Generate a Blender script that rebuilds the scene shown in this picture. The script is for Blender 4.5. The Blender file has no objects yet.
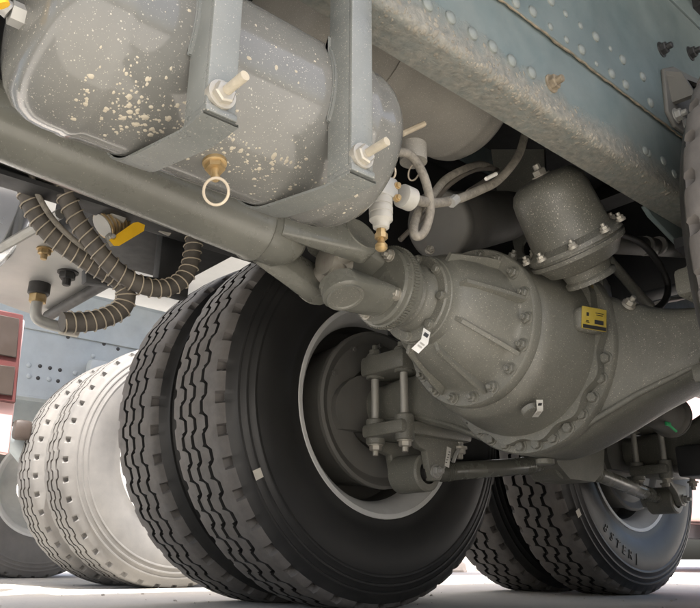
import bpy, bmesh, math, random
from mathutils import Vector, Matrix
import numpy as np
random.seed(7)
R_ = math.radians
S = bpy.context.scene
C = S.collection

# ------------------------------------------------------------------ camera
F_PX, PITCH, YAW, ROLL = 733.217, 0.33195, 0.71521, 0.00623
CAM = Vector((-1.416, -0.931, 0.128))
fw = Vector((math.sin(YAW)*math.cos(PITCH), math.cos(YAW)*math.cos(PITCH), math.sin(PITCH)))
r0 = Vector((math.cos(YAW), -math.sin(YAW), 0)); u0 = r0.cross(fw)
rt = r0*math.cos(ROLL) + u0*math.sin(ROLL); up = u0*math.cos(ROLL) - r0*math.sin(ROLL)
cd = bpy.data.cameras.new('camera'); cam = bpy.data.objects.new('camera', cd); C.objects.link(cam)
cd.sensor_fit = 'HORIZONTAL'; cd.sensor_width = 36; cd.lens = F_PX/700*36
cd.clip_start = 0.02; cd.clip_end = 2000
cam.matrix_world = Matrix(((rt.x, up.x, -fw.x, CAM.x), (rt.y, up.y, -fw.y, CAM.y), (rt.z, up.z, -fw.z, CAM.z), (0, 0, 0, 1)))
S.camera = cam
S.render.resolution_x, S.render.resolution_y = 1024, 889

def P(px, py, axis, val):
    """point where the ray of a photo pixel meets a plane the thing lies on"""
    d = fw + rt*((px-350)/F_PX) - up*((py-304)/F_PX)
    t = (val-CAM[axis])/d[axis]
    return CAM + d*t

# ------------------------------------------------------------------ light
SUN_EL, SUN_AZ = R_(62), R_(-150)      # azimuth: angle from +Y towards +X of the sun's place
sd = Vector((math.sin(SUN_AZ)*math.cos(SUN_EL), math.cos(SUN_AZ)*math.cos(SUN_EL), math.sin(SUN_EL)))
w = bpy.data.worlds.new('World'); S.world = w; w.use_nodes = True
nt = w.node_tree; bg = nt.nodes['Background']
sky = nt.nodes.new('ShaderNodeTexSky'); sky.sky_type = 'NISHITA'; sky.sun_disc = False
sky.sun_elevation = SUN_EL; sky.sun_rotation = SUN_AZ
sky.air_density = 1.0; sky.dust_density = 6.0; sky.ozone_density = 1.0
nt.links.new(sky.outputs[0], bg.inputs[0]); bg.inputs[1].default_value = 0.15
sl = bpy.data.lights.new('sun', 'SUN'); so = bpy.data.objects.new('sun', sl); C.objects.link(so)
sl.energy = 4.5; sl.angle = R_(0.6); sl.color = (1, 0.975, 0.93)
so.rotation_euler = sd.to_track_quat('Z', 'Y').to_euler(); so.location = sd*20
S.view_settings.view_transform = 'Standard'; S.view_settings.look = 'None'
S.view_settings.gamma = 1; S.view_settings.exposure = 1.4
S.view_settings.use_curve_mapping = False

# ------------------------------------------------------------------ materials
def mat(name, col, rough=0.5, metal=0.0, var=0.12, vscale=9, dust=0.0, dustcol=(.40, .37, .31), dscale=5.0,
        speck=0.0, sscale=420, spcol=(.46, .43, .36), bump=0.0, bscale=120, rvar=0.1, mud=None, coat=0.0, rust=0.0):
    m = bpy.data.materials.new(name); m.use_nodes = True
    n, L = m.node_tree.nodes, m.node_tree.links
    b = n['Principled BSDF']
    tc = n.new('ShaderNodeTexCoord'); obj = tc.outputs['Object']
    def noise(scale, det=5, rgh=.6):
        t = n.new('ShaderNodeTexNoise'); t.inputs['Scale'].default_value = scale
        t.inputs['Detail'].default_value = det; t.inputs['Roughness'].default_value = rgh
        L.new(obj, t.inputs['Vector']); return t.outputs['Fac']
    def ramp(src, a, bb):
        r = n.new('ShaderNodeMapRange'); r.inputs[1].default_value = a; r.inputs[2].default_value = bb
        r.clamp = True; L.new(src, r.inputs[0]); return r.outputs[0]
    def mul(a, v):
        q = n.new('ShaderNodeMath'); q.operation = 'MULTIPLY'; L.new(a, q.inputs[0])
        if isinstance(v, (int, float)): q.inputs[1].default_value = v
        else: L.new(v, q.inputs[1])
        return q.outputs[0]
    def mix(fac, a, c):
        x = n.new('ShaderNodeMix'); x.data_type = 'RGBA'
        L.new(fac, x.inputs[0])
        for s, v in ((6, a), (7, c)):
            if isinstance(v, tuple): x.inputs[s].default_value = (*v, 1)
            else: L.new(v, x.inputs[s])
        return x.outputs[2]
    v1 = noise(vscale)
    lo = tuple(c*(1-var) for c in col); hi = tuple(min(1, c*(1+var)) for c in col)
    out = mix(ramp(v1, .3, .7), lo, hi)
    rough_out = None
    if rust > 0:
        rn = noise(23, 8, .7)
        out = mix(mul(ramp(rn, .58, .72), rust), out, (.16, .075, .035))
    if dust > 0:
        dn = noise(dscale, 8, .65)
        fac = mul(ramp(dn, .35, .7), dust)
        out = mix(fac, out, dustcol); rough_out = fac
    if speck > 0:
        for k, sc in enumerate((sscale, sscale*2.3)):
            vo = n.new('ShaderNodeTexVoronoi'); vo.inputs['Scale'].default_value = sc; L.new(obj, vo.inputs['Vector'])
            sep = n.new('ShaderNodeSeparateColor'); L.new(vo.outputs['Color'], sep.inputs[0])
            pick = ramp(sep.outputs[0], 1-speck*.55, 1-speck*.5)         # only some cells carry a drop
            size = n.new('ShaderNodeMath'); size.operation = 'MULTIPLY_ADD'; L.new(sep.outputs[1], size.inputs[0])
            size.inputs[1].default_value = .30; size.inputs[2].default_value = .10
            ls = n.new('ShaderNodeMath'); ls.operation = 'LESS_THAN'; L.new(vo.outputs['Distance'], ls.inputs[0]); L.new(size.outputs[0], ls.inputs[1])
            out = mix(mul(mul(ls.outputs[0], pick), .6), out, spcol)
    if mud:
        # mud = (axis, edge0, edge1, strength): caked where the coordinate runs from edge0 to edge1, torn by noise
        sx = n.new('ShaderNodeSeparateXYZ'); L.new(obj, sx.inputs[0])
        mn = noise(26, 10, .72)
        a = ramp(sx.outputs[mud[0]], mud[1], mud[2])
        fl = n.new('ShaderNodeMath'); fl.operation = 'MULTIPLY_ADD'; fl.inputs[1].default_value = .20; fl.inputs[2].default_value = .80
        L.new(ramp(sx.outputs[2], .766, .776), fl.inputs[0]); a = mul(a, fl.outputs[0])
        ad = n.new('ShaderNodeMath'); ad.operation = 'ADD'; L.new(a, ad.inputs[0]); L.new(mul(mn, 1.3), ad.inputs[1])
        fm = mul(ramp(ad.outputs[0], 1.05, 1.55), mud[3])
        big = noise(90, 6, .6)
        mc = mix(ramp(big, .3, .7), (.115, .112, .098), (.27, .25, .205))
        out = mix(fm, out, mc)
        bm2 = n.new('ShaderNodeBump'); bm2.inputs['Strength'].default_value = .55; bm2.inputs['Distance'].default_value = .006
        L.new(mul(big, fm), bm2.inputs['Height']); L.new(bm2.outputs[0], b.inputs['Normal'])
    L.new(out, b.inputs['Base Color'])
    rr = noise(vscale*2.7, 6, .65)
    r = n.new('ShaderNodeMapRange'); r.inputs[1].default_value = .25; r.inputs[2].default_value = .75
    r.inputs[3].default_value = max(.04, rough-rvar); r.inputs[4].default_value = min(1, rough+rvar); L.new(rr, r.inputs[0])
    if rough_out:
        q = n.new('ShaderNodeMath'); q.operation = 'MULTIPLY_ADD'; q.inputs[1].default_value = .35; q.use_clamp = True
        L.new(rough_out, q.inputs[0]); L.new(r.outputs[0], q.inputs[2]); L.new(q.outputs[0], b.inputs['Roughness'])
    else: L.new(r.outputs[0], b.inputs['Roughness'])
    b.inputs['Metallic'].default_value = metal
    b.inputs['Coat Weight'].default_value = coat
    if bump > 0 and not mud:
        bp = n.new('ShaderNodeBump'); bp.inputs['Strength'].default_value = bump; bp.inputs['Distance'].default_value = .003
        L.new(noise(bscale, 6, .65), bp.inputs['Height']); L.new(bp.outputs[0], b.inputs['Normal'])
    return m

M = {}
M['cast'] = mat('cast iron under grey paint', (.138, .138, .118), .34, var=.24, vscale=5, dust=.30, dscale=6, dustcol=(.30, .285, .24), speck=.42, sscale=390, bump=.25, bscale=260)
M['cast_dark'] = mat('dark cast paint', (.100, .100, .086), .38, dust=.35, dscale=6, dustcol=(.20, .19, .155), speck=.6, sscale=330, bump=.2, bscale=260)
M['paint'] = mat('grey chassis paint', (.165, .163, .140), .36, dust=.35, dscale=7, speck=.22, sscale=360, bump=.08)
M['tank'] = mat('grey tank paint', (.142, .142, .131), .11, dust=.08, dscale=6, dustcol=(.33, .31, .27), speck=.28, sscale=420, bump=.02, rvar=.06)
M['tank_inner'] = mat('dusty tank paint', (.21, .20, .178), .5, dust=.4, speck=.7, sscale=570)
M['strap'] = mat('bracket paint', (.150, .160, .152), .28, var=.2, dust=.25, dustcol=(.3, .29, .25), speck=.35, sscale=420)
M['rail'] = mat('blue grey rail paint', (.115, .148, .147), .40, dust=.35, dscale=5, dustcol=(.27, .27, .24), speck=0, sscale=90,
                mud=(2, .850, .780, .8), bump=.05)
M['rail_plate'] = mat('blue grey plate paint', (.105, .14, .142), .45, dust=.3, dscale=6, dustcol=(.22, .23, .215), bump=.05)
M['shaft'] = mat('shaft paint', (.138, .138, .117), .24, var=.18, vscale=6, dust=.15, dustcol=(.28, .27, .23), dscale=8, speck=.06, sscale=450, bump=.06)
M['rail_rivet'] = mat('rivet paint', (.14, .165, .16), .45, dust=.3)
M['mud'] = mat('dried mud', (.36, .325, .255), .9, var=.25, bump=.5)
M['crust'] = mat('mud crust', (.205, .19, .155), .9, var=.25, vscale=40, bump=.5)
M['seam'] = mat('dirty sealant', (.20, .165, .115), .85, var=.4, vscale=60, bump=.6)
M['steel'] = mat('zinc bolt', (.42, .40, .35), .42, metal=.55, dust=.5, dscale=30, rust=.3)
M['studs'] = mat('bare stud', (.46, .45, .41), .42, metal=.4, dust=.3)
M['brass'] = mat('brass', (.46, .32, .14), .45, metal=.75, var=.25, vscale=40, dust=.4, dscale=40)
M['alu'] = mat('cast aluminium', (.36, .36, .34), .45, metal=.3, dust=.4, var=.1)
M['rubber'] = mat('tyre rubber', (.019, .019, .019), .39, dust=.3, dscale=4.5, dustcol=(.05, .048, .043), bump=.08, bscale=300, rvar=.03, var=.05)
M['tread'] = mat('tread rubber', (.115, .108, .102), .6, var=.22, vscale=25, dust=.5, dscale=14, dustcol=(.19, .172, .155), bump=.15, bscale=300)
M['groove'] = mat('groove rubber', (.022, .022, .022), .8)
M['dusty_rubber'] = mat('dusty tyre rubber', (.155, .15, .144), .7, dust=.6, dscale=7, dustcol=(.24, .228, .21), bump=.12, bscale=200)
M['dusty_groove'] = mat('dusty groove rubber', (.06, .055, .05), .85)
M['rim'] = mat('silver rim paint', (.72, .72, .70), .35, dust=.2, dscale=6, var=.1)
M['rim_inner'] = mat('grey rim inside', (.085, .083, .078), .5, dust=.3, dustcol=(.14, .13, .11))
M['drum'] = mat('brake drum', (.125, .123, .112), .6, dust=.5, dscale=6, dustcol=(.15, .14, .12), rust=.12)
M['black'] = mat('black plastic', (.02, .02, .02), .5, dust=.2, dustcol=(.1, .09, .08))
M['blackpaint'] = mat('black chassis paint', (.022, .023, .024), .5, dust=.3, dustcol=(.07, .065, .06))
M['hose'] = mat('braided hose', (.15, .135, .11), .7, var=.35, vscale=180, dust=.5, dscale=40, bump=.4, bscale=400)
M['dark_hose'] = mat('rubber hose', (.075, .068, .06), .6, dust=.4, dscale=25, dustcol=(.2, .17, .13))
M['wire'] = mat('wire wrap', (.42, .36, .27), .5, var=.2, vscale=30)
M['yellow'] = mat('yellow handle', (.80, .47, .02), .4, var=.08)
M['faded'] = mat('faded label', (.22, .17, .07), .6, var=.3, vscale=60)
M['warn'] = mat('yellow warning plate', (.44, .33, .04), .5, var=.25, vscale=40, dust=.4, dscale=40, dustcol=(.2, .17, .1))
M['ink'] = mat('black ink', (.025, .025, .025), .5)
M['offwhite'] = mat('weathered white', (.34, .335, .305), .55, var=.15, vscale=40, dust=.4, dscale=30)
M['white'] = mat('white tag', (.66, .65, .60), .5, var=.06)
M['sticker'] = mat('paper sticker', (.62, .58, .50), .6, var=.12, vscale=60)
M['deck_under'] = mat('added deck underside', (.022, .022, .022), .7)
M['shiny'] = mat('polished aluminium', (.72, .74, .77), .22, metal=.9, var=.05)
M['plate'] = mat('galvanised plate', (.40, .40, .39), .4, metal=.3, dust=.3, var=.15, vscale=5)
M['red'] = mat('red lamp housing', (.13, .04, .038), .5)
M['pink'] = mat('faded pink panel', (.80, .52, .50), .5, var=.06)
M['brown_lens'] = mat('brown lamp lens', (.065, .05, .042), .4)
M['nb_rail'] = mat('pale blue grey rail paint', (.33, .37, .39), .5, dust=.3, dustcol=(.4, .4, .38))
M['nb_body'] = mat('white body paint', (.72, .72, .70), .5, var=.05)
M['green'] = mat('green clip', (.05, .5, .18), .4)
M['stone'] = mat('pale stone', (.5, .46, .41), .9, var=.25, bump=.4)
M['cloth'] = mat('dark far things', (.08, .08, .09), .7)
M['conc'] = mat('concrete', (.54, .515, .47), .85, var=.10, vscale=1.7, dust=.35, dscale=3, dustcol=(.60, .57, .52), speck=.3, sscale=90,
                spcol=(.40, .375, .34), bump=.5, bscale=60)
M['wall'] = mat('pale wall', (.62, .58, .54), .85, var=.06, vscale=1)

# ------------------------------------------------------------------ mesh helpers
def mesh(name, v, f, m, smooth=True, ang=38, mats=None, mi=None):
    me = bpy.data.meshes.new(name)
    me.from_pydata([tuple(a) for a in v], [], f)
    bm = bmesh.new(); bm.from_mesh(me); bmesh.ops.recalc_face_normals(bm, faces=bm.faces); bm.to_mesh(me); bm.free()
    for k in (mats or [m]): me.materials.append(M[k])
    if mi: me.polygons.foreach_set('material_index', mi)
    if smooth:
        me.polygons.foreach_set('use_smooth', [True]*len(me.polygons)); me.set_sharp_from_angle(angle=R_(ang))
    return me
def link(name, me, parent=None, loc=None, rot=None, label=None):
    o = bpy.data.objects.new(name, me); C.objects.link(o)
    if parent: o.parent = parent
    if loc is not None: o.location = loc
    if rot is not None:
        if isinstance(rot, Matrix): o.rotation_euler = rot.to_euler()
        else: o.rotation_euler = rot
    if label: o['label'] = label
    return o
class MB:
    def __init__(s): s.v, s.f = [], []
    def add(s, v, f):
        o = len(s.v); s.v += [Vector(a) for a in v]; s.f += [tuple(i+o for i in q) for q in f]; return s
    def lathe(s, prof, axis='X', c=(0, 0, 0), n=48, caps=True, a0=0, a1=2*math.pi, rot=None):
        full = abs(a1-a0-2*math.pi) < 1e-6
        k = n if full else n+1; v = []; f = []
        for i in range(k):
            t = a0+(a1-a0)*i/n; ct, st = math.cos(t), math.sin(t)
            for (a, r) in prof:
                p = {'X': (a, r*ct, r*st), 'Y': (r*ct, a, r*st), 'Z': (r*ct, r*st, a)}[axis]
                p = Vector(p)
                if rot is not None: p = rot @ p
                v.append(p+Vector(c))
        m = len(prof)
        for i in range(n):
            j = (i+1) % k
            for q in range(m-1): f.append((i*m+q, j*m+q, j*m+q+1, i*m+q+1))
        if caps and full:
            for q in (0, m-1):
                if prof[q][1] > 1e-5: f.append(tuple(i*m+q for i in range(k)))
        return s.add(v, f)
    def tube(s, path, r, n=10, caps=True):
        path = [Vector(p) for p in path]; rs = r if isinstance(r, (list, tuple)) else [r]*len(path)
        v, f = [], []; prev = None
        for i, p in enumerate(path):
            t = (path[min(i+1, len(path)-1)]-path[max(i-1, 0)]).normalized()
            if prev is None:
                a = Vector((0, 0, 1)) if abs(t.z) < .9 else Vector((1, 0, 0)); x = t.cross(a).normalized()
            else: x = (prev-t*prev.dot(t)).normalized()
            prev = x; y = t.cross(x)
            for k in range(n):
                g = 2*math.pi*k/n; v.append(p+(x*math.cos(g)+y*math.sin(g))*rs[i])
        for i in range(len(path)-1):
            for k in range(n): f.append((i*n+k, i*n+(k+1) % n, (i+1)*n+(k+1) % n, (i+1)*n+k))
        if caps: f.append(tuple(range(n))); f.append(tuple((len(path)-1)*n+k for k in range(n)))
        return s.add(v, f)
    def box(s, c, d, bev=.0, rot=None, seg=2):
        bm = bmesh.new(); bmesh.ops.create_cube(bm, size=1)
        for q in bm.verts: q.co = Vector((q.co.x*d[0], q.co.y*d[1], q.co.z*d[2]))
        if bev: bmesh.ops.bevel(bm, geom=bm.edges[:], offset=bev, segments=seg, affect='EDGES', profile=.5)
        return s.bm(bm, c, rot)
    def bm(s, bm, c=(0, 0, 0), rot=None):
        bm.verts.index_update()
        v = [(rot @ q.co if rot is not None else q.co)+Vector(c) for q in bm.verts]; f = [tuple(q.index for q in g.verts) for g in bm.faces]
        bm.free(); return s.add(v, f)
    def prism(s, pts, dvec, bev=0, seg=2):
        """closed outline (3-D points, planar) pushed along dvec"""
        bm = bmesh.new(); vs = [bm.verts.new(p) for p in pts]; fa = bm.faces.new(vs)
        g = bmesh.ops.extrude_face_region(bm, geom=[fa]); nv = [e for e in g['geom'] if isinstance(e, bmesh.types.BMVert)]
        bmesh.ops.translate(bm, verts=nv, vec=Vector(dvec))
        if bev: bmesh.ops.bevel(bm, geom=bm.edges[:], offset=bev, segments=seg, affect='EDGES', profile=.5, clamp_overlap=True)
        return s.bm(bm)
    def hull(s, pts, bev=0, seg=2):
        bm = bmesh.new()
        for p in pts: bm.verts.new(p)
        r = bmesh.ops.convex_hull(bm, input=bm.verts[:])
        bmesh.ops.delete(bm, geom=list({g for g in r['geom_interior'] if isinstance(g, bmesh.types.BMVert)}), context='VERTS')
        return s.bm(bm)
    def build(s, name, m, parent=None, label=None, ang=38, **k):
        return link(name, mesh(name, s.v, s.f, m, ang=ang), parent, label=label, **k)
def frame(n, ref=None):
    z = Vector(n).normalized(); a = Vector(ref) if ref else (Vector((0, 0, 1)) if abs(z.z) < .9 else Vector((1, 0, 0)))
    x = a.cross(z).normalized(); y = z.cross(x)
    return Matrix((x, y, z)).transposed()
def smooth_path(pts, n=8):
    pts = [Vector(p) for p in pts]; q = [pts[0]*2-pts[1]]+pts+[pts[-1]*2-pts[-2]]; out = []
    for i in range(1, len(q)-2):
        a, b, c, d = q[i-1:i+3]
        for k in range(n):
            t = k/n; out.append(.5*((2*b)+(c-a)*t+(2*a-5*b+4*c-d)*t*t+(3*b-a-3*c+d)*t**3))
    out.append(pts[-1]); return out
_bolts = {}
def bolt_mesh(r, kind='hex', m='cast'):
    key = (round(r, 4), kind, m)
    if key not in _bolts:
        b = MB()
        if kind == 'rivet':
            b.lathe([(-.004, r*.98), (0, r), (r*.25, r*.93), (r*.45, r*.66), (r*.56, r*.3), (r*.58, 0)], 'Z', n=14)
        else:
            b.lathe([(-.004, r*1.28), (r*.18, r*1.28), (r*.2, r*1.2)], 'Z', n=16)
            b.lathe([(r*.1, r), (r*.85, r), (r*1.0, r*.86)], 'Z', n=6)
            if kind == 'stud': b.lathe([(r*.9, r*.52), (r*1.7, r*.52), (r*1.8, r*.42)], 'Z', n=10)
        _bolts[key] = mesh('bolt', b.v, b.f, m, ang=30)
    return _bolts[key]
def bolt(parent, pos, nrm, r=.009, kind='hex', m='cast', name='bolt', spin=None, label=None):
    fr = frame(nrm); sp = random.uniform(0, 1) if spin is None else spin
    return link(name, bolt_mesh(r, kind, m), parent, pos, fr @ Matrix.Rotation(sp, 3, 'Z'), label)
def text_mesh(body, size, depth, m):
    cu = bpy.data.curves.new('t', 'FONT'); cu.body = body; cu.size = size; cu.extrude = depth; cu.align_x = 'CENTER'; cu.align_y = 'CENTER'
    o = bpy.data.objects.new('t', cu); C.objects.link(o)
    me = bpy.data.meshes.new_from_object(o.evaluated_get(bpy.context.evaluated_depsgraph_get()))
    bpy.data.objects.remove(o); bpy.data.curves.remove(cu)
    me.materials.clear(); me.materials.append(M[m]); return me
def plate_holes(outline, holes, th, m, name):
    """2-D outline with round holes -> solid mesh in XY, thickness th"""
    cu = bpy.data.curves.new('p', 'CURVE'); cu.dimensions = '2D'; cu.fill_mode = 'BOTH'; cu.extrude = th/2
    def spl(pts):
        s = cu.splines.new('POLY'); s.points.add(len(pts)-1); s.use_cyclic_u = True
        for q, p in zip(s.points, pts): q.co = (p[0], p[1], 0, 1)
    spl(outline)
    for (x, y, r) in holes: spl([(x+r*math.cos(k*math.pi/8), y+r*math.sin(k*math.pi/8)) for k in range(16)])
    o = bpy.data.objects.new('p', cu); C.objects.link(o)
    me = bpy.data.meshes.new_from_object(o.evaluated_get(bpy.context.evaluated_depsgraph_get()))
    bpy.data.objects.remove(o); bpy.data.curves.remove(cu); me.name = name
    me.materials.clear(); me.materials.append(M[m]); return me
def thing(name, label, cat, loc=(0, 0, 0), group=None):
    o = bpy.data.objects.new(name, None); C.objects.link(o); o.location = loc; o.empty_display_size = .1
    o['label'] = label; o['category'] = cat
    if group: o['group'] = group
    return o

# ------------------------------------------------------------------ ground
gb = MB(); gb.add([(-150, -150, 0), (150, -150, 0), (150, 150, 0), (-150, 150, 0)], [(0, 1, 2, 3)])
g = gb.build('ground', 'conc'); g['kind'] = 'structure'; g['label'] = 'pale dusty concrete yard'
pb = MB()
for k in range(170):
    x, y = random.uniform(-1.2, 3.5), random.uniform(.1, 4.0)
    r = random.choice((.002, .003, .003, .004, .006))
    bm = bmesh.new(); bmesh.ops.create_icosphere(bm, subdivisions=1, radius=r)
    for q in bm.verts: q.co *= random.uniform(.75, 1.2); q.co.z *= .7
    pb.bm(bm, (x, y, r*.35))
o = pb.build('gravel', 'stone', ang=20); o['kind'] = 'stuff'; o['label'] = 'loose grit scattered on the concrete'; o['category'] = 'gravel'

# ------------------------------------------------------------------ tyre and wheel meshes (shared)
WZ = .525
def tyre_mesh(name, m_side, m_tread, m_groove, pitches=42, sub=16):
    n = pitches*sub
    cols = []                                   # (u, r, zig, kind)
    side = [(.118, .290), (.126, .296), (.130, .306), (.128, .318), (.137, .335), (.146, .370), (.150, .400), (.1495, .425),
            (.147, .440), (.1485, .4425), (.1485, .4475), (.1455, .450), (.142, .462), (.1438, .464), (.1435, .469), (.1395, .472),
            (.135, .482), (.1368, .484), (.136, .489), (.131, .492), (.124, .502)]
    for u, r in side: cols.append((-u, r, 0, 's'))
    tr = []
    tr += [(-.1185, .5125, 0, 'n1'), (-.1120, .5225, 0, 'n2'), (-.0990, .5285, 0, 'n3'), (-.0850, .5302, 0, 't')]
    for c in (-.050, 0.0, .050):
        rr = .5335-abs(c)*.05
        tr += [(c-.0072, rr, 1, 't'), (c-.0048, rr-.014, 1, 'g'), (c+.0048, rr-.014, 1, 'g'), (c+.0072, rr, 1, 'k')]
        if c < .05: tr.append((c+.025, .5335-abs(c+.025)*.04, 0, 't'))
    tr += [(.0850, .5302, 0, 't'), (.0990, .5285, 0, 'n3'), (.1120, .5225, 0, 'n2'), (.1185, .5125, 0, 'n1')]
    cols += tr
    for u, r in reversed(side): cols.append((u, r, 0, 's'))
    k = len(cols); v = np.zeros((n, k, 3))
    def zig(t):
        t %= 1
        if t < .34: return -1
        if t < .5: return -1+2*(t-.34)/.16
        if t < .84: return 1
        return 1-2*(t-.84)/.16
    for i in range(n):
        th = 2*math.pi*i/n; t = (i % sub)/sub
        for j, (u, r, z, kd) in enumerate(cols):
            uu = u+(zig(t)*.0100 if z else 0)
            s = 1 if u > 0 else -1; tt = (t+(.5 if u > 0 else 0)) % 1
            q = 1 if abs(tt-.5) < .07 else (.85 if abs(tt-.5) < .14 else 0)
            if kd == 'n2': r -= .021*q; uu -= s*.015*q
            if kd == 'n3': r -= .003*q; uu -= s*.004*q
            if kd == 'n1': r -= .0*q; uu -= s*.003*q
            if kd == 'k' and (i % sub) in (sub*5//12, sub*11//12): uu += .010
            x, zz = r*math.cos(th), r*math.sin(th)
            if zz < -WZ+.001:                                # flattened where it stands
                d = -WZ+.001-zz; zz = -WZ+.001; uu += s*d*.6*(1 if kd == 's' else .2)
            v[i, j] = (x, uu, zz)
    f, mi = [], []
    for i in range(n):
        j2 = (i+1) % n
        for j in range(k-1):
            f.append((i*k+j, j2*k+j, j2*k+j+1, i*k+j+1))
            ka, kb = cols[j][3], cols[j+1][3]
            if 'g' in (ka, kb): mi.append(2)
            elif 's' in (ka, kb): mi.append(0)
            else: mi.append(1)
    me = bpy.data.meshes.new(name); me.from_pydata(v.reshape(-1, 3).tolist(), [], f)
    for q in (m_side, m_tread, m_groove): me.materials.append(M[q])
    me.polygons.foreach_set('material_index', mi); me.polygons.foreach_set('use_smooth', [True]*len(f))
    me.set_sharp_from_angle(angle=R_(40)); return me
TYRE = tyre_mesh('tyre', 'rubber', 'tread', 'groove')
TYRE_D = tyre_mesh('dusty_tyre', 'dusty_rubber', 'dusty_rubber', 'dusty_groove', sub=12)
# wheel: local -Y is the open (deep) side, disc towards +Y
rb = MB()
rb.lathe([(-.128, .288), (-.131, .300), (-.126, .303), (-.120, .297), (-.118, .290), (-.108, .286)], 'Y', n=96, caps=False)
rb.lathe([(-.127, .288), (-.112, .276), (-.095, .262), (-.075, .254), (-.055, .251)], 'Y', n=96, caps=False)
RIM_LIP = mesh('rim', rb.v, rb.f, 'rim')
rb = MB()
rb.lathe([(-.055, .2515), (-.03, .246), (.04, .246), (.085, .250), (.10, .262), (.118, .284), (.128, .300), (.122, .303), (.116, .29),
          (.05, .262), (-.05, .266), (-.10, .288)], 'Y', n=72, caps=False)
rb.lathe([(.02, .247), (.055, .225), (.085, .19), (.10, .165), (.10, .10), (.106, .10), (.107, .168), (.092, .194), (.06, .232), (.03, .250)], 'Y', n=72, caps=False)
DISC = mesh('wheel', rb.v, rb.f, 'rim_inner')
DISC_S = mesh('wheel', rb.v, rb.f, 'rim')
def wheel(parent, x, y, flip, tyre=TYRE, disc=DISC, nuts=False, spin=0.0, label=None, z=WZ):
    o = link('wheel', disc, parent, (x, y, z), (0, 0, math.pi if flip else 0), label)
    link('tyre', tyre, o); link('rim', RIM_LIP, o)
    if nuts:
        for k in range(10):
            a = 2*math.pi*k/10
            bolt(o, (.135*math.cos(a), .107, .135*math.sin(a)), (0, 1, 0), .016, 'stud', 'steel', 'wheel_nut')
    return o

# ================================================================== THE TRUCK
T = thing('truck', 'grey heavy truck seen from below with its tandem axles and drive shaft', 'truck')

# unseen deck added to shade the chassis; sill shows at the frame's top edge
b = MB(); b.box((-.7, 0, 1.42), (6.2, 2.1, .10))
body = b.build('shade_deck', 'deck_under', T, 'unseen dark deck added above the frame to block the sun')
for s in (-1, 1):
    b = MB(); b.box((-.7, s*.375, 1.325), (6.2, .075, .09), .004); b.build('sill', 'rail_plate', body)
for k in range(9):
    b = MB(); b.box((-3.4+k*.7, 0, 1.345), (.06, 2.06, .05)); b.build('shade_deck_beam', 'deck_under', body)

# frame rails (C channels open inwards)
RB, RT, RY = .765, 1.278, .408
def rail_mesh(s, name, m, x0=-3.6, x1=2.35):
    o = []; r, th = .014, .009
    for k in range(7):
        a = math.pi+math.pi/2*k/6; o.append((-RY+r+r*math.cos(a), RB+r+r*math.sin(a)))
    o += [(-.345, RB), (-.345, RB+th), (-RY+th, RB+th), (-RY+th, RT-th), (-.345, RT-th), (-.345, RT), (-RY, RT)]
    b = MB(); n = len(o); pts = [Vector((x0, s*a, c)) for a, c in o]
    b.prism(pts, (x1-x0, 0, 0)); return mesh(name, b.v, b.f, m, ang=30)
rail = link('frame_rail', rail_mesh(1, 'frame_rail', 'rail'), T, label='blue grey frame rail with mud along its lower flange')
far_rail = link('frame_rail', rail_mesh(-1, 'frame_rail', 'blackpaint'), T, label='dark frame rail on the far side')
b = MB(); b.prism([Vector((x, -RY-.0005, z)) for x, z in ((-3.6, .909), (2.3, .909), (2.3, 1.262), (-3.6, 1.262))], (0, -.006, 0), .0015, 1)
b.build('reinforcing_plate', 'rail_plate', rail)
b = MB(); pth = []
for k in range(240):
    x = -1.4+k*.0125; pth.append((x, -RY-.0045+random.uniform(-.001, .001), .9075+random.uniform(-.0012, .0012)))
b.tube(pth, [random.uniform(.0010, .0026) for _ in pth], 6); b.build('sealant_bead', 'seam', rail)
for (x, y) in [(427, 5), (450, 18), (472, 34), (492, 47), (511, 61), (531, 73)]:
    bolt(rail, P(x, y, 1, -RY), (0, -1, 0), .0105, 'rivet', 'rail_rivet', 'rivet')
bolt(rail, P(551, 84, 1, -RY), (0, -1, 0), .012, 'stud', 'seam', 'bolt')
for (x, y, r) in [(532, 12, 9), (550, 1, 9), (565, 14, 6), (550, 27, 6), (580, 26, 6), (566, 40, 6), (595, 37, 9), (581, 50, 9), (622, 60, 9), (610, 49, 5),
                  (596, 64, 5), (611, 74, 9), (642, 77, 9), (625, 85, 9), (650, 103, 9), (515, 3, 9)]:
    bolt(rail, P(x, y, 1, -RY-.006), (0, -1, 0), r*.00115, 'rivet', 'rail_rivet', 'rivet')
for (x, y) in [(645, 151), (648, 153), (663, 161), (674, 174)]:
    bolt(rail, P(x, y, 1, -RY), (0, -1, 0), .009, 'rivet', 'rail_rivet', 'rivet')
for (x, y) in [(661, 50), (690, 54)]:
    bolt(rail, P(x, y, 1, -RY-.006), (0, -1, 0), .013, 'stud', 'blackpaint', 'bolt')
for k in range(26):
    x = .25+k*.08
    bolt(rail, (x, -RY-.006, random.choice((.97, 1.05, 1.15))), (0, -1, 0), .010, 'rivet', 'rail_rivet', 'rivet')
mc = MB()
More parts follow.
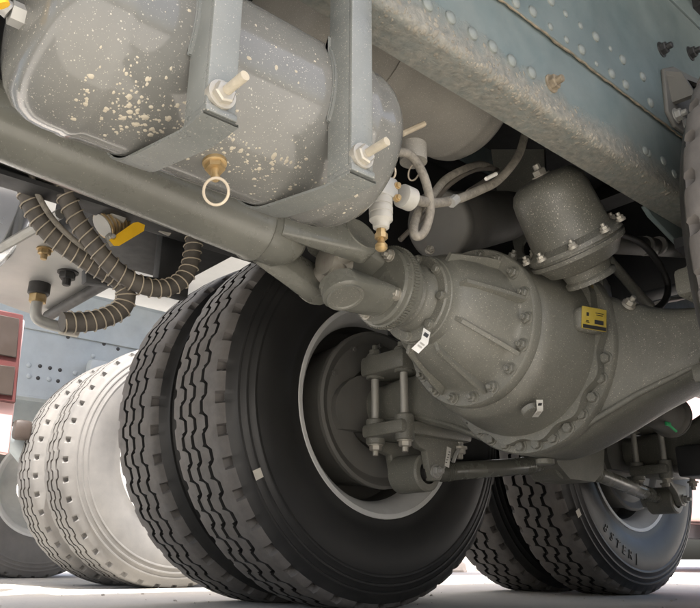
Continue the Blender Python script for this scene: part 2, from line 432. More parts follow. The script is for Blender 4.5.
for k in range(750):
    x = random.triangular(-1.06, -.10, -.62); q = random.gauss(.012, .013); r = min(.0042, .0008+random.expovariate(1/.0009))
    if q < 0: c, nr_ = Vector((x, -RY+.014-q*1.4, RB)), Vector((0, 0, -1))
    elif q < .02: a = math.pi*1.5-q/.02*math.pi/2; nr_ = Vector((0, math.cos(a), math.sin(a))); c = Vector((x, -RY+.014, RB+.014))+nr_*.014
    else: c, nr_ = Vector((x, -RY, RB+.014+(q-.02)*1.3)), Vector((0, -1, 0))
    if c.y > -.349: continue
    fr = frame(nr_, (1, 0, 0)); ph = random.random()*6; ee = random.uniform(.9, 1.7); tw = Matrix.Rotation(random.uniform(-1, 1.4), 3, 'Z'); v = [c+nr_*r*.3]
    for ring, h in ((.6, .22), (1.0, -.05)):
        for i in range(8):
            a = 2*math.pi*i/8+ph; w0 = r*ring*random.uniform(.75, 1.2); v.append(c+fr @ (tw @ Vector((w0*math.cos(a)*ee, w0*math.sin(a), 0)))+nr_*r*h)
    mc.add(v, [(0, 1+i, 1+(i+1) % 8) for i in range(8)]+[(1+i, 9+i, 9+(i+1) % 8, 1+(i+1) % 8) for i in range(8)])
o = mc.build('mud_crust', 'crust', rail, 'tan mud crusted along the lower bend of the rail', ang=60); o['kind'] = 'stuff'
# gusset below the rail
yk = -.343
b = MB(); b.prism([P(x, y, 1, yk) for x, y in ((645, 205), (652, 216), (684, 249), (712, 282), (720, 190))], (0, .010, 0), .002, 1)
b.build('gusset', 'rail_plate', rail)
# cast bracket on the web at the upper right
cb = MB(); yb = -RY-.0065
o1 = [P(x, y, 1, yb) for x, y in ((660, 70), (670, 68), (716, 92), (724, 130), (694, 143), (672, 128), (664, 112))]
cb.prism(o1, (0, -.008, 0), .002, 1)
a0, a1, a2 = P(661, 71, 1, yb), P(668, 104, 1, yb), P(716, 92, 1, yb)
cb.hull([a0, a0+Vector((.012, 0, 0)), a1, a1+Vector((.012, 0, 0)), a0+Vector((.004, -.035, -.02)), a0+Vector((.02, -.035, -.02)), a1+Vector((.006, -.05, 0)), a1+Vector((.018, -.05, 0))])
cb.hull([a0, a2, a0+Vector((0, 0, -.012)), a2+Vector((0, 0, -.012)), a0+Vector((.006, -.035, -.02)), a2+Vector((0, -.05, -.035)), a0+Vector((.006, -.035, -.032)), a2+Vector((0, -.05, -.047))])
br = cb.build('cast_bracket', 'drum', T, 'dark cast bracket bolted to the upper web of the rail')
for (x, y) in ((676, 116), (686, 125)): bolt(br, P(x, y, 1, yb-.008), (0, -1, 0), .012, 'stud', 'alu')

# wheels
for ax in (0, 1.345):
    for s in (1, -1):
        for k, yy in enumerate((.68, 1.015)):
            # inner wheel: disc outwards, outer wheel: disc inwards
            flip = (s < 0) ^ (k == 1)
            wh = wheel(T, ax+(.07 if s < 0 else 0), s*(yy if s > 0 else yy-.03), flip, nuts=(k == 1))
            wh.rotation_euler[1] = 0
            if s > 0 and k == 0:
                px, py = ((257.5, 474), (578, 513))[ax > 0]
                p0 = P(px, py, 1, .68-.1455); d = p0-Vector((ax, .68, WZ)); rad = math.hypot(d.x, d.z); an = math.atan2(d.z, d.x)
                sv, sf = [], []
                for i in range(5):
                    for j, rr in enumerate((rad-.011, rad+.011)):
                        a = an+(i-2)*.0125
                        sv.append((rr*math.cos(a), -.1465-(.0025 if j == 0 else .0005), rr*math.sin(a)))
                for i in range(4): sf.append((i*2, i*2+2, i*2+3, i*2+1))
                link('sticker', mesh('sticker', sv, sf, 'sticker'), wh, label='small pale paper sticker on the tyre sidewall')
# embossed letters on the rear tyre's sidewall
for wh in [c for c in T.children if c.name.startswith('wheel') and abs(c.location.x-1.345) < .01 and abs(c.location.y-.68) < .01]:
    word = '8STER|'
    for i, ch in enumerate(word):
        a = math.radians(-133+i*6.2); rr = .405
        fr = frame((0, -1, 0)); 
        px_ = Vector((rr*math.cos(a), -.1512, rr*math.sin(a)))
        rad_ = Vector((math.cos(a), 0, math.sin(a))); yv = -rad_; zv = Vector((0, -1, 0)); xv = yv.cross(zv)
        link('letter', text_mesh(ch, .045, .0012, 'rubber'), wh, px_, Matrix((xv, yv, zv)).transposed())

# brake drums with dust shields, seen inside the far wheels
def drum_mesh():
    b = MB()
    b.lathe([(.09, .10), (.085, .20), (-.085, .212), (-.092, .222), (-.104, .222), (-.108, .214), (-.104, .206), (-.098, .200), (-.093, .190), (-.096, .178), (-.09, .12), (-.075, .105), (-.075, .0)], 'Y', n=72)
    return mesh('brake_drum', b.v, b.f, 'drum')
DR = drum_mesh()
for ax in (0, 1.345):
    for s in (1, -1):
        d = link('brake_drum', DR, T, (ax+(.07 if s < 0 else 0), s*(.665 if s > 0 else .615), WZ), (0, 0, 0 if s > 0 else math.pi))
        b = MB()
        b.hull([Vector((.17*math.cos(a)*1.05, -.088-q, .115*math.sin(a)-.02)) for a in np.linspace(-.5, math.pi+.5, 18) for q in (0, .028)])
        link('brake_spider', mesh('brake_spider', b.v, b.f, 'drum'), d)
        for k in range(5):
            a = .4+k*.58; bolt(d, (.185*math.cos(a), -.097, .185*math.sin(a)), (0, -1, 0), .007, 'hex', 'drum')

# axle housings
def housing_mesh():
    ys = [-.66, -.6, -.55, -.50, -.45, -.40, -.36, -.33, -.30, -.27, -.24, -.21, -.18, -.15, -.12, -.09, -.06, -.03]
    ys = ys+[0]+[-a for a in reversed(ys)]
    v, f = [], []; n = 40
    for y in ys:
        a = abs(y)
        def itp(tab):
            for (x0, q0), (x1, q1) in zip(tab, tab[1:]):
                if a <= x1:
                    t = (a-x0)/(x1-x0); t = t*t*(3-2*t) if x1 < .5 else t; return q0+(q1-q0)*t
            return tab[-1][1]
        hb = math.sqrt(max(0, .193**2-a*a)) if a < .1 else 0
        tab_b = [(0, .193), (.06, .184), (.13, .158), (.24, .112), (.35, .076), (.45, .070), (.58, .06), (.7, .05)]
        def lin(tab):
            for (x0, q0), (x1, q1) in zip(tab, tab[1:]):
                if a <= x1: return q0+(q1-q0)*(a-x0)/(x1-x0)
            return tab[-1][1]
        bot = lin(tab_b); top = lin([(0, .20), (.06, .19), (.13, .165), (.22, .11), (.30, .072), (.36, .058), (.5, .055), (.7, .05)])
        dx = lin([(0, .098), (.15, .095), (.28, .084), (.4, .075), (.55, .068), (.7, .05)])
        ex = 4.5 if a < .5 else 2.6
        for k in range(n):
            t = 2*math.pi*k/n; c, s_ = math.cos(t), math.sin(t)
            X = dx*math.copysign(abs(c)**(2/ex), c); Z = math.copysign(abs(s_)**(2/ex), s_)
            Z = Z*(top if Z > 0 else bot)
            v.append((X, y, Z))
    for i in range(len(ys)-1):
        for k in range(n): f.append((i*n+k, i*n+(k+1) % n, (i+1)*n+(k+1) % n, (i+1)*n+k))
    f.append(tuple(range(n))); f.append(tuple((len(ys)-1)*n+k for k in range(n)))
    me = mesh('axle_housing', v, f, 'cast', ang=60); return me
HM = housing_mesh()
axle = link('axle_housing', HM, T, (0, 0, WZ), label='dusty banjo axle housing bulging round the differential')
md = axle.modifiers.new('s', 'SUBSURF'); md.levels = md.render_levels = 2
axle2 = link('axle_housing', HM, T, (1.345, 0, WZ), label='rearmost axle housing behind the first')
md = axle2.modifiers.new('s', 'SUBSURF'); md.levels = md.render_levels = 1
tb = MB()
for sx in (-1,):
    pth = []
    for k in range(81):
        y = -.5+1.0*k/80; a = abs(y)
        bt = np.interp(a, [0, .06, .13, .24, .35, .45, .58], [.193, .184, .158, .112, .076, .070, .06]); dx = np.interp(a, [0, .15, .28, .4, .55], [.098, .095, .084, .075, .068])
        pth.append((sx*(dx-.012), y, -bt+.017))
    tb.tube(pth, .0065, 8)
tb.build('weld_seam', 'cast', axle, ang=60)
# lip where carrier bolts to the housing
b = MB(); b.lathe([(-.075, .222), (-.098, .222), (-.103, .219), (-.103, .14)], 'X', (0, 0, .035-.003), n=64, caps=False)
b.build('carrier_lip', 'cast', axle)
for k in range(14):
    a = R_(-165+k*11.5)
    bolt(axle, (-.103, .205*math.cos(a), .032+.205*math.sin(a)), (-1, 0, 0), .011, 'hex', 'cast')
for k in range(1):
    b = MB(); b.lathe([(-.004, .02), (.006, .02), (.008, .017), (.008, 0)], 'Z', (-.02+.05*k, .02-.05*k, -.196), n=20, rot=Matrix.Rotation(math.pi, 3, 'X'))
    b.build('drain_plug', 'cast', axle)

# differential carrier
dc = MB(); AX = (0, 0, .565)
dc.lathe([(-.262, .155), (-.25, .168), (-.235, .172), (-.20, .180), (-.150, .193), (-.105, .196), (-.100, .196)], 'X', AX, n=72)
diff = dc.build('differential_carrier', 'cast', T, 'rounded differential carrier between drive shaft and axle')
# scalloped outer flange
v = []; n = 168
prof = [(-.124, .0), (-.124, .203), (-.121, .206), (-.104, .206), (-.104, .0)]
sc = MB(); pts = []
for i in range(n):
    a = 2*math.pi*i/n; rr = .204+.006*math.cos(a*14); pts.append(Vector((-.128, rr*math.cos(a), .562+rr*math.sin(a))))
sc.prism(pts, (.024, 0, 0)); sc.build('flange', 'cast', diff)
# cover: a ribbed cone in front of its own bolt ring
CX, CZ, CZI = -.275, .578, .603
cv = MB()
cv.lathe([(-.262, .162), (-.264, .166), (-.284, .166), (-.288, .163), (-.288, .140), (-.292, .134), (-.305, .130), (-.345, .121), (-.385, .108), (-.405, .096), (-.412, .090),
          (-.430, .088), (-.434, .084), (-.434, .060)], 'X', (0, 0, CZ), n=72, caps=False)
for q_ in cv.v:
    if q_.x < -.29: q_.z += (CZI-CZ)*min(1, (-.29-q_.x)/.12)
cover = cv.build('gear_cover', 'cast', T, 'conical ribbed gear cover with a ring of bolts')
for k in range(18):
    a = 2*math.pi*k/18+.12
    bolt(cover, (-.288, .150*math.cos(a), CZ+.150*math.sin(a)), (-1, 0, 0), .0105, 'stud', 'cast')
for a in (R_(172), R_(214), R_(130), R_(255), R_(300), R_(60)):
    d = Vector((0, math.cos(a), math.sin(a))); t = Vector((0, -math.sin(a), math.cos(a)))
    c0 = Vector((0, 0, CZ)); rbm = MB()
    A = [c0+d*.128+Vector((-.289, 0, 0)), c0+d*.088+Vector((-.412, 0, 0)), c0+d*.108+Vector((-.41, 0, 0)), c0+d*.142+Vector((-.325, 0, 0)), c0+d*.152+Vector((-.291, 0, 0))]
    A = [p+Vector((0, 0, (CZI-CZ)*min(1, max(0, (-.29-p.x)/.12)))) for p in A]
    rbm.hull([p+t*q for p in A for q in (-.004, .004)]); rbm.build('rib', 'cast', cover)
# bearing cage and seal
b = MB(); b.lathe([(-.43, .086), (-.443, .086), (-.446, .083), (-.446, .066), (-.462, .063), (-.466, .060), (-.472, .060), (-.476, .056), (-.488, .055), (-.488, .03)], 'X', (0, 0, CZI), n=56)
cage = b.build('bearing_cage', 'cast', T)
for k in range(8):
    a = 2*math.pi*k/8+.2; bolt(cage, (-.446, .0755*math.cos(a), CZI+.0755*math.sin(a)), (-1, 0, 0), .0085, 'hex', 'cast')
# studs on the carrier's upper edge, rib, breather
for (x, y, z) in ((-.235, -.085, .155), (-.17, -.10, .158), (-.215, -.02, .176)):
    bolt(diff, (x, y, .565+z), (0, y, z), .009, 'stud', 'cast')
b = MB(); p0 = P(573, 293, 0, -.15); p1 = P(565, 330, 0, -.15)
b.tube([p0+Vector((0, .004, .01)), p1+Vector((0, .012, 0))], [.009, .006], 10); b.build('stiffening_rib', 'cast', diff)
bolt(diff, P(573, 293, 0, -.15)+Vector((0, 0, .012)), (0, -.35, 1), .010, 'hex', 'steel')
# yellow warning plate
def tangent_card(parent, px, py, xpl, wpx, hpx, m, name, label=None, off=.004):
    c = P(px, py, 0, xpl); nrm = Vector((0, c.y, c.z-.565)).normalized(); rr = math.hypot(c.y, c.z-.565)
    xa = Vector((1, 0, 0)); ya = nrm.cross(xa)
    return c+nrm*off, Matrix((xa, ya, nrm)).transposed()
def on_carrier(px, py):
    """where a pixel's ray meets the carrier's drum (axis X, radius about .19)"""
    d = (P(px, py, 1, 0)-CAM).normalized(); oy, oz = CAM.y, CAM.z-.565; rr = .190
    A_ = d.y**2+d.z**2; B_ = 2*(oy*d.y+oz*d.z); C_ = oy*oy+oz*oz-rr*rr
    disc = max(0, B_*B_-4*A_*C_); t = (-B_-math.sqrt(disc))/(2*A_); q = CAM+d*t
    return q, Vector((0, q.y, q.z-.565)).normalized()
nn = Vector((-.38, -.90, -.12)).normalized(); q = P(594, 319, 0, -.165)-nn*.0
xa_ = (Vector((1, 0, 0))-nn*nn.x).normalized(); fr = Matrix((xa_, nn.cross(xa_), nn)).transposed()
b = MB(); b.box(q-nn*.0175, (.062, .050, .034), .014, rot=fr, seg=4); b.build('plate_boss', 'cast', diff)
b = MB(); b.box((0, 0, 0), (.056, .044, .003), .0008)
wp = b.build('warning_plate', 'warn', diff, 'small yellow and black warning plate', loc=q, rot=fr)
for (x, y, dx, dy) in ((0, -.0175, .052, .007), (.010, -.006, .020, .008), (-.016, .007, .005, .007), (.011, .012, .018, .0010), (.011, .008, .014, .0010), (-.016, -.006, .006, .0012), (-.016, -.009, .008, .0012)):
    b = MB(); b.box((q+fr @ Vector((x, y, .0022))), (dx, dy, .0012), 0, rot=fr); b.build('print', 'ink', diff)
# folded white metal tags
def tag_plate(parent, pa, pb_, wid, bend):
    d = pb_-pa; sv = d.cross(fw).normalized()*wid; mid = (pa+pb_)/2+Vector(bend)
    th = fw*.0015; v = []
    for p in (pa, (pa*.45+mid*.55), mid, pb_): v += [p-sv, p+sv, p+sv+th, p-sv+th]
    f = []
    for i in range(3):
        for k in range(4): f.append((i*4+k, i*4+(k+1) % 4, (i+1)*4+(k+1) % 4, (i+1)*4+k))
    f += [(0, 1, 2, 3), (12, 13, 14, 15)]
    o = link('metal_tag', mesh('metal_tag', v, f, 'white'), parent, label='folded white metal tag')
    for t, hgt in ((.22, .3), (.62, .14), (.75, .14)):
        c = pa+(pb_-pa)*t+Vector(bend)*min(1, 2*t)*(1 if t < .5 else 2*(1-t)); c = c-fw*.0009
        dd = d.normalized()*(.0045 if hgt > .2 else .0018); b = MB()
        b.add([c-sv*.6-dd, c+sv*.6-dd, c+sv*.6+dd, c-sv*.6+dd], [(0, 1, 2, 3)]); link('print', mesh('print', b.v, b.f, 'ink' if hgt > .2 else 'steel'), o)
tag_plate(cover, P(427, 330, 1, -.125), P(415, 351, 1, -.125), .007, (.002, -.006, -.003))
q1, n1 = on_carrier(538, 399); q2, n2 = on_carrier(533, 416)
tag_plate(diff, q1-fw*.012, q2-fw*.016, .006, (0, -.006, -.004))
# lug under the tag
b = MB(); q, nn = on_carrier(530, 410); b.lathe([(-.004, .018), (.006, .017), (.008, .012), (.008, 0)], 'Z', n=20); b.build('filler_plug', 'cast', diff, loc=q, rot=frame(nn))

# ---------------------------------------------------------------- drive shaft with universal joint
SC = Vector((-.645, 0, .622))                     # centre of the cross
sdir = (Vector((-1.30, 0, .672))-SC).normalized()       # towards the front
sh = MB(); fr = frame(sdir)
A_ = SC+sdir*.118
sh.lathe([(-.045, .0), (-.040, .018), (-.025, .034), (-.006, .044), (.004, .0485), (.03, .0495), (.042, .0495), (.046, .0535), (.058, .0535), (.062, .0505), (.30, .0505), (.9, .0505), (2.2, .0505)], 'Z', A_, n=56, rot=fr)
shaft = sh.build('drive_shaft', 'shaft', T, 'grey painted drive shaft tube running to the differential')
phi = R_(67)
dA = Vector((0, -math.sin(phi), math.cos(phi))); dB = Vector((0, -math.cos(phi), -math.sin(phi)))
def ear(center, d, ax, base_c, base_r, span=.064, boss=.039, th=.030, arc=.80):
    """cast ear: boss round axis d at span from centre, webbed back to a ring"""
    fr = frame(d); out = []
    for k in range(20):
        a = 2*math.pi*k/20
        for h in (span-th*.55, span+th*.35, span+th*.5):
            rr = boss if h < span+th*.45 else boss*.86
            out.append(center+d*h+fr @ Vector((rr*math.cos(a), rr*math.sin(a), 0)))
    fb = frame(ax); db = d-ax*d.dot(ax); db.normalize(); sb = ax.cross(db)
    for k in range(13):
        a = -arc+2*arc*k/12
        for rr in (base_r, base_r*.62): out.append(base_c+(db*math.cos(a)+sb*math.sin(a))*rr)
        out.append(base_c+ax*.03+(db*math.cos(a)+sb*math.sin(a))*base_r*.99)
    return out
for s in (1, -1):
    m_ = MB(); m_.hull(ear(SC, dA*s, sdir, A_, .052)); e = m_.build('yoke_ear', 'shaft', shaft, ang=50)
    fr2 = frame(dA*s); m_ = MB(); m_.lathe([(.0785, .033), (.0815, .033), (.0815, .029), (.0803, .027), (.0803, 0)], 'Z', SC, n=32, rot=fr2)
    m_.build('bearing_cap', 'cast', shaft)
m_ = MB(); m_.tube([SC-dA*.07, SC+dA*.07], .019, 20).tube([SC-dB*.07, SC+dB*.07], .019, 20)
m_.lathe([(-.026, .012), (-.022, .027), (.022, .027), (.026, .012)], 'X', SC, n=20)
m_.build('cross', 'steel', shaft)
# flange yoke on the pinion side
FX = -.512; fc = Vector((FX, 0, .607)); xax = Vector((1, 0, 0))
b = MB(); b.lathe([(-.026, .030), (-.026, .070), (-.022, .0745), (-.012, .0745), (-.010, .0775), (.004, .0775), (.006, .0745), (.016, .0745), (.020, .070), (.024, .05)], 'X', fc, n=72)
fy = b.build('flange_yoke', 'shaft', T, 'flange yoke bolted to the pinion with a toothed edge')
for s in (1, -1):
    m_ = MB(); m_.hull(ear(SC, dB*s, -xax, fc-xax*.02, .060)); m_.build('yoke_ear', 'shaft', fy, ang=50)
    fr2 = frame(dB*s); m_ = MB(); m_.lathe([(.0785, .033), (.0825, .033), (.0825, .028), (.0803, .026), (.0803, 0)], 'Z', SC, n=32, rot=fr2)
    m_.build('bearing_cap', 'cast', fy)
tm = MB(); tm.box((0, 0, 0), (.0125, .0022, .004)); TM = mesh('tooth', tm.v, tm.f, 'shaft')
for k in range(80):
    a = 2*math.pi*k/80; link('tooth', TM, fy, fc+Vector((-.003, .0782*math.cos(a), .0782*math.sin(a))), (a+math.pi/2, 0, 0))
for k in range(4):
    a = phi+math.pi/4+math.pi/2*k+.2; bolt(fy, fc+Vector((-.026, .058*math.cos(a), .058*math.sin(a))), (-1, 0, 0), .010, 'stud', 'steel')

# ---------------------------------------------------------------- front air tank with brackets and straps
TY, TZ, TR = -.318, .607, .1015
XL, XR = -1.292, -.856
def tank_profile(x0, x1, R):
    d, c = .040, .030
    L_ = []
    for k in range(10):
        t = math.pi/2*k/9; L_.append((x0+d*(1-math.sin(t))*.0+d-d*math.cos(math.pi/2-t)*1.0, R*(1-.0)*math.sin(t)**.55 if k else 0))
    L_ = [(x0, 0), (x0+.001, R*.2), (x0+.004, R*.42), (x0+.009, R*.62), (x0+.016, R*.78), (x0+.026, R*.90), (x0+.038, R*.97), (x0+.052, R), (x0+.066, R)]
    Rr = [(x1-(a-x0), r) for a, r in reversed(L_)]
    return L_+[(x0+.070, R+.0015), (x0+.078, R+.0015), (x0+.082, R)]+[(x1-.082, R), (x1-.078, R+.0015), (x1-.070, R+.0015)]+Rr
b = MB(); b.lathe(tank_profile(XL, XR, TR), 'X', (0, TY, TZ), n=96)
tank = b.build('air_tank', 'tank', T, 'shiny grey air tank splashed with mud, held by two bracket straps', ang=50)
def tank_pt(x, a, r=TR): return Vector((x, TY+r*math.cos(a), TZ+r*math.sin(a)))
# mud drops on the tank's lower near side
md = MB()
def splat(c, nrm, r, el=1.0):  # one flattened drop
    fr = frame(nrm); k = 9; ph = random.random()*6; v = [c+Vector(nrm)*r*.22]
    for ring, h in ((.6, .17), (1.0, -.06)):
        for i in range(k):
            a = 2*math.pi*i/k+ph; q = r*ring*(random.uniform(.8, 1.15) if ring == 1 else 1)
            v.append(c+fr @ Vector((q*math.cos(a), q*math.sin(a)*el, 0))+Vector(nrm)*r*h)
    f = [(0, 1+i, 1+(i+1) % k) for i in range(k)]+[(1+i, 1+k+i, 1+k+(i+1) % k, 1+(i+1) % k) for i in range(k)]
    md.add(v, f)
for k in range(520):
    cl = random.random()
    if cl < .45: x = random.gauss(-1.205, .036); a = random.gauss(R_(246), R_(12))
    elif cl < .75: x = random.gauss(-1.08, .05); a = random.gauss(R_(246), R_(11))
    elif cl < .88: x = random.gauss(-.925, .03); a = random.gauss(R_(248), R_(9))
    else: x = random.uniform(XL+.08, XR-.09); a = random.uniform(R_(165), R_(275))
    if not XL+.055 < x < XR-.055: continue
    r = min(.0031, .0006+random.expovariate(1/.00075)); nrm = Vector((0, math.cos(a), math.sin(a)))
    splat(tank_pt(x, a), nrm, r, random.uniform(.7, 1.5))
o = md.build('mud_splatter', 'mud', tank, 'pale dried mud drops on the underside', ang=60); o['kind'] = 'stuff'

def bracket(xc, zb, first):
    y0, y1 = -.447, -.4115; hw = .015
    b = MB()
    # channel: outer face, two cheeks
    b.box((xc, y0+.003, (zb+1.03)/2), (hw*2, .006, 1.03-zb), .0025)
    for s in (-1, 1): b.box((xc+s*(hw-.0025), (y0+y1)/2+.004, (zb+1.03)/2), (.005, y1-y0-.002, 1.03-zb), .0015)
    o = b.build('tank_bracket', 'strap', T, 'upright channel bracket holding the shiny air tank')
    # saddle plate: from the channel to the tank's round side
    sb = MB(); pts = []
    for k in range(15):
        a = R_(150+ (206-150)*k/14); pts.append(tank_pt(xc, a, TR+.0018))
    pl = [Vector((xc-hw-.004, p.y, p.z)) for p in pts]+[Vector((xc-hw-.004, y1+.0, pts[-1].z-.002)), Vector((xc-hw-.004, y1, pts[0].z+.01))]
    sb.prism(pl, (.006, 0, 0)); 
    for k in range(14):
        a0_, a1_ = R_(150+56*k/14), R_(150+56*(k+1)/14)
        q = [tank_pt(xc-hw-.003, a0_, TR+.001), tank_pt(xc+hw+.003, a0_, TR+.001), tank_pt(xc+hw+.003, a1_, TR+.001), tank_pt(xc-hw-.003, a1_, TR+.001)]
        q2 = [tank_pt(xc-hw-.003, a0_, TR+.004), tank_pt(xc+hw+.003, a0_, TR+.004), tank_pt(xc+hw+.003, a1_, TR+.004), tank_pt(xc-hw-.003, a1_, TR+.004)]
        sb.add(q+q2, [(0, 1, 2, 3), (4, 5, 6, 7), (0, 1, 5, 4), (2, 3, 7, 6), (1, 2, 6, 5), (0, 3, 7, 4)])
    sb.build('saddle', 'strap', o)
    # foot with slot and the strap going under the tank
    fz = zb+.012
    fb = MB(); fb.box((xc, (y0+y1)/2, zb+.002), (hw*2+.002, y1-y0+.004, .008), .002); fb.build('foot', 'strap', o)
    path = [Vector((0, y0-.001, zb-.0035)), Vector((0, y1+.004, zb-.0035))]
    ta = None
    # tangent from the foot to the tank's underside
    f0 = path[-1]; best = None
    for k in range(200):
        a = R_(230+80*k/199); p = Vector((0, TY+(TR+.002)*math.cos(a), TZ+(TR+.002)*math.sin(a)))
        n_ = Vector((0, math.cos(a), math.sin(a))); e = abs((f0-p).dot(n_))
        if best is None or e < best[0]: best = (e, a)
    ta = best[1]
    for k in range(22):
        a = ta+(R_(400)-ta)*k/21; path.append(Vector((0, TY+(TR+.002)*math.cos(a), TZ+(TR+.002)*math.sin(a))))
    st = MB(); v, f = [], []
    for i, p in enumerate(path):
        t = (path[min(i+1, len(path)-1)]-path[max(0, i-1)]).normalized(); nn_ = Vector((0, t.z, -t.y))
        for sx in (-1, 1):
            for h in (0, .003): v.append(Vector((xc+sx*.0175, 0, 0))+p+nn_*h)
    for i in range(len(path)-1):
        a_, b_ = i*4, (i+1)*4
        for u, w_ in ((0, 1), (1, 3), (3, 2), (2, 0)): f.append((a_+u, a_+w_, b_+w_, b_+u))
    st.add(v, f); st.build('strap', 'strap', o, ang=30)
    # stud with nut and washer
    sp = Vector((xc-.002, y0, zb+.018)); nd = Vector((0.05, -1, .06)).normalized()
    bolt(o, sp, (0, -1, 0), .0105, 'hex', 'steel', 'nut')
    sb2 = MB(); sb2.tube([sp, sp+nd*.036], .0046, 12); sb2.build('stud', 'mud', o)
    for k in range(2):
        b3 = MB(); b3.lathe([(0, .0135), (.003, .0135)], 'Z', n=20); b3.build('washer', 'steel', o, loc=sp+Vector((0, -.001-.0*k, 0)), rot=frame((0, -1, 0)))
        break
    return o
b1 = bracket(-1.144, .487, True)
b2 = bracket(-.980, .491, False)
# drain valve with pull ring under the tank
dv = tank_pt(P(210, 186, 1, -.335).x, R_(257)); dn = Vector((0, -.2, -1)).normalized(); fr = frame(dn)
b = MB(); b.lathe([(-.004, .0125), (.003, .0125), (.004, .0105)], 'Z', dv, n=24, rot=fr); b.lathe([(.004, .0105), (.010, .0105)], 'Z', dv, n=6, rot=fr)
b.lathe([(.009, .0045), (.018, .0035), (.019, .005), (.022, .005), (.024, .0025)], 'Z', dv, n=16, rot=fr)
drain = b.build('drain_valve', 'brass', tank, 'brass drain valve with pull ring')
rc = dv+dn*.037; rp = [rc+rt*(.0125*math.cos(a))+up*(.0135*math.sin(a)) for a in np.linspace(0, 2*math.pi, 33)]
b = MB(); b.tube(rp, .0015, 8, caps=False); b.build('pull_ring', 'wire', tank)
# small fitting on the far left end
b = MB(); p0 = P(10, 12, 1, -.34); b.tube([p0, p0+Vector((-.03, 0, .015))], .008, 10); b.lathe([(0, .011), (.012, .011)], 'X', p0, n=6); b.build('fitting', 'alu', tank)
b = MB(); p0 = P(2, 6, 1, -.36); b.tube([p0, p0+Vector((-.02, -.002, .03))], .007, 10); b.build('fitting', 'yellow', tank)

# relief valve below the tank's end
vx = P(383, 196, 1, -.30)
b = MB(); b.box((vx.x-.006, -.30, vx.z+.008), (.040, .034, .030), .005)
valve = b.build('relief_valve', 'alu', T, 'pale relief valve with brass nipple under the tank end')
b = MB(); b.lathe([(.0, .0150), (-.004, .0155), (-.012, .0155), (-.0125, .0145), (-.015, .0145), (-.0155, .0158), (-.023, .0158), (-.0235, .0148), (-.026, .0148), (-.0265, .0155), (-.033, .0155), (-.037, .0115), (-.044, .0105), (-.046, .007)],
                  'Z', (vx.x-.004, -.30, vx.z-.004), n=28); b.build('barrel', 'offwhite', valve)
b = MB(); z0 = vx.z-.05; b.lathe([(0, .0065), (-.006, .0065), (-.0065, .0085), (-.013, .0085)], 'Z', (vx.x-.004, -.30, z0), n=8)
b.lathe([(-.013, .004), (-.018, .0048), (-.022, .008), (-.027, .008), (-.030, .005), (-.031, .0)], 'Z', (vx.x-.004, -.30, z0), n=16); b.build('nipple', 'brass', valve)
kn = P(407, 198, 1, -.30)
b = MB(); b.lathe([(-.012, .012), (-.010, .0165), (.008, .0165), (.012, .013), (.012, 0)], 'X', kn, n=28); b.build('union_nut', 'offwhite', valve)
for dz in (.012, -.006): bolt(valve, (vx.x+.01, -.3175, vx.z+dz), (0, -1, 0), .004, 'hex', 'brass', 'screw')
b = MB(); rp = [P(391, 172, 1, -.31)+rt*(.006*math.cos(a))+up*(.0095*math.sin(a)) for a in np.linspace(0, 2*math.pi, 20)]; b.tube(rp, .0014, 6, caps=False); b.build('wire_loop', 'wire', valve)

# second air tank, inboard and higher
T2 = (-.15, .972, .125); X2 = -.405
b = MB(); b.lathe(tank_profile(-.90, X2, T2[2]), 'X', (0, T2[0], T2[1]), n=72)
tank2 = b.build('air_tank', 'tank_inner', T, 'dusty second air tank tucked behind the frame rail', ang=50)
b = MB()
p_, xs = [], P(418, 100, 1, -.26).x
v, f = [], []
for k in range(31):
    a = R_(120+240*k/30)
    for dx_ in (-.016, .016):
        for h in (.001, .004): v.append((xs+dx_, T2[0]+(T2[2]+h)*math.cos(a), T2[1]+(T2[2]+h)*math.sin(a)))
for i in range(30):
    for u, w_ in ((0, 1), (1, 3), (3, 2), (2, 0)): f.append((i*4+u, i*4+w_, i*4+4+w_, i*4+4+u))
b.add(v, f); b.build('strap', 'tank_inner', tank2)
pa = P(413, 145, 1, -.25)
b = MB(); b.lathe([(0, .021), (.03, .021), (.034, .016)], 'Z', pa+Vector((0, 0, -.03)), n=24); b.build('boss', 'tank_inner', tank2)
b = MB(); b.lathe([(0, .011), (.014, .011)], 'Z', P(418, 155, 1, -.25)+Vector((0, 0, -.012)), n=6); b.build('drain_plug', 'brass', tank2)
b = MB(); b.tube([P(402, 134, 1, -.27), P(424, 124, 1, -.27)], .0045, 8); b.build('stud', 'wire', tank2)
b = MB(); rc = P(414, 172, 1, -.25); rp = [rc+rt*(.008*math.cos(a)+.003*math.sin(a))+up*(.013*math.sin(a)) for a in np.linspace(0, 2*math.pi, 24)]; b.tube(rp, .0013, 6, caps=False); b.build('pull_ring', 'wire', tank2)

# ---------------------------------------------------------------- hoses by the tanks
def hose(pts, r, m, name='air_hose', label=None, n=10):
    b = MB(); b.tube(smooth_path(pts, 8), r, n); return b.build(name, m, T, label, ang=60)
yh = -.24
hose([P(x, y, 1, yy) for x, y, yy in ((396, 152, -.27), (410, 155, -.27), (422, 172, -.27), (429, 195, -.265), (430, 213, -.26), (424, 232, -.255), (416, 236, -.25), (414, 226, -.245), (420, 209, -.24), (432, 196, -.23), (445, 180, -.2), (462, 170, -.16), (480, 164, -.10), (492, 168, -.08))], .0068, 'hose', label='braided grey air hose looping below the tank')
hose([P(x, y, 1, yy) for x, y, yy in ((410, 197, -.30), (420, 201, -.27), (436, 203, -.25), (458, 199, -.24), (480, 190, -.23), (496, 182, -.22), (510, 168, -.22), (520, 152, -.22), (526, 130, -.22), (530, 110, -.22))], .0078, 'hose', label='thick dusty air hose running up behind the rail')
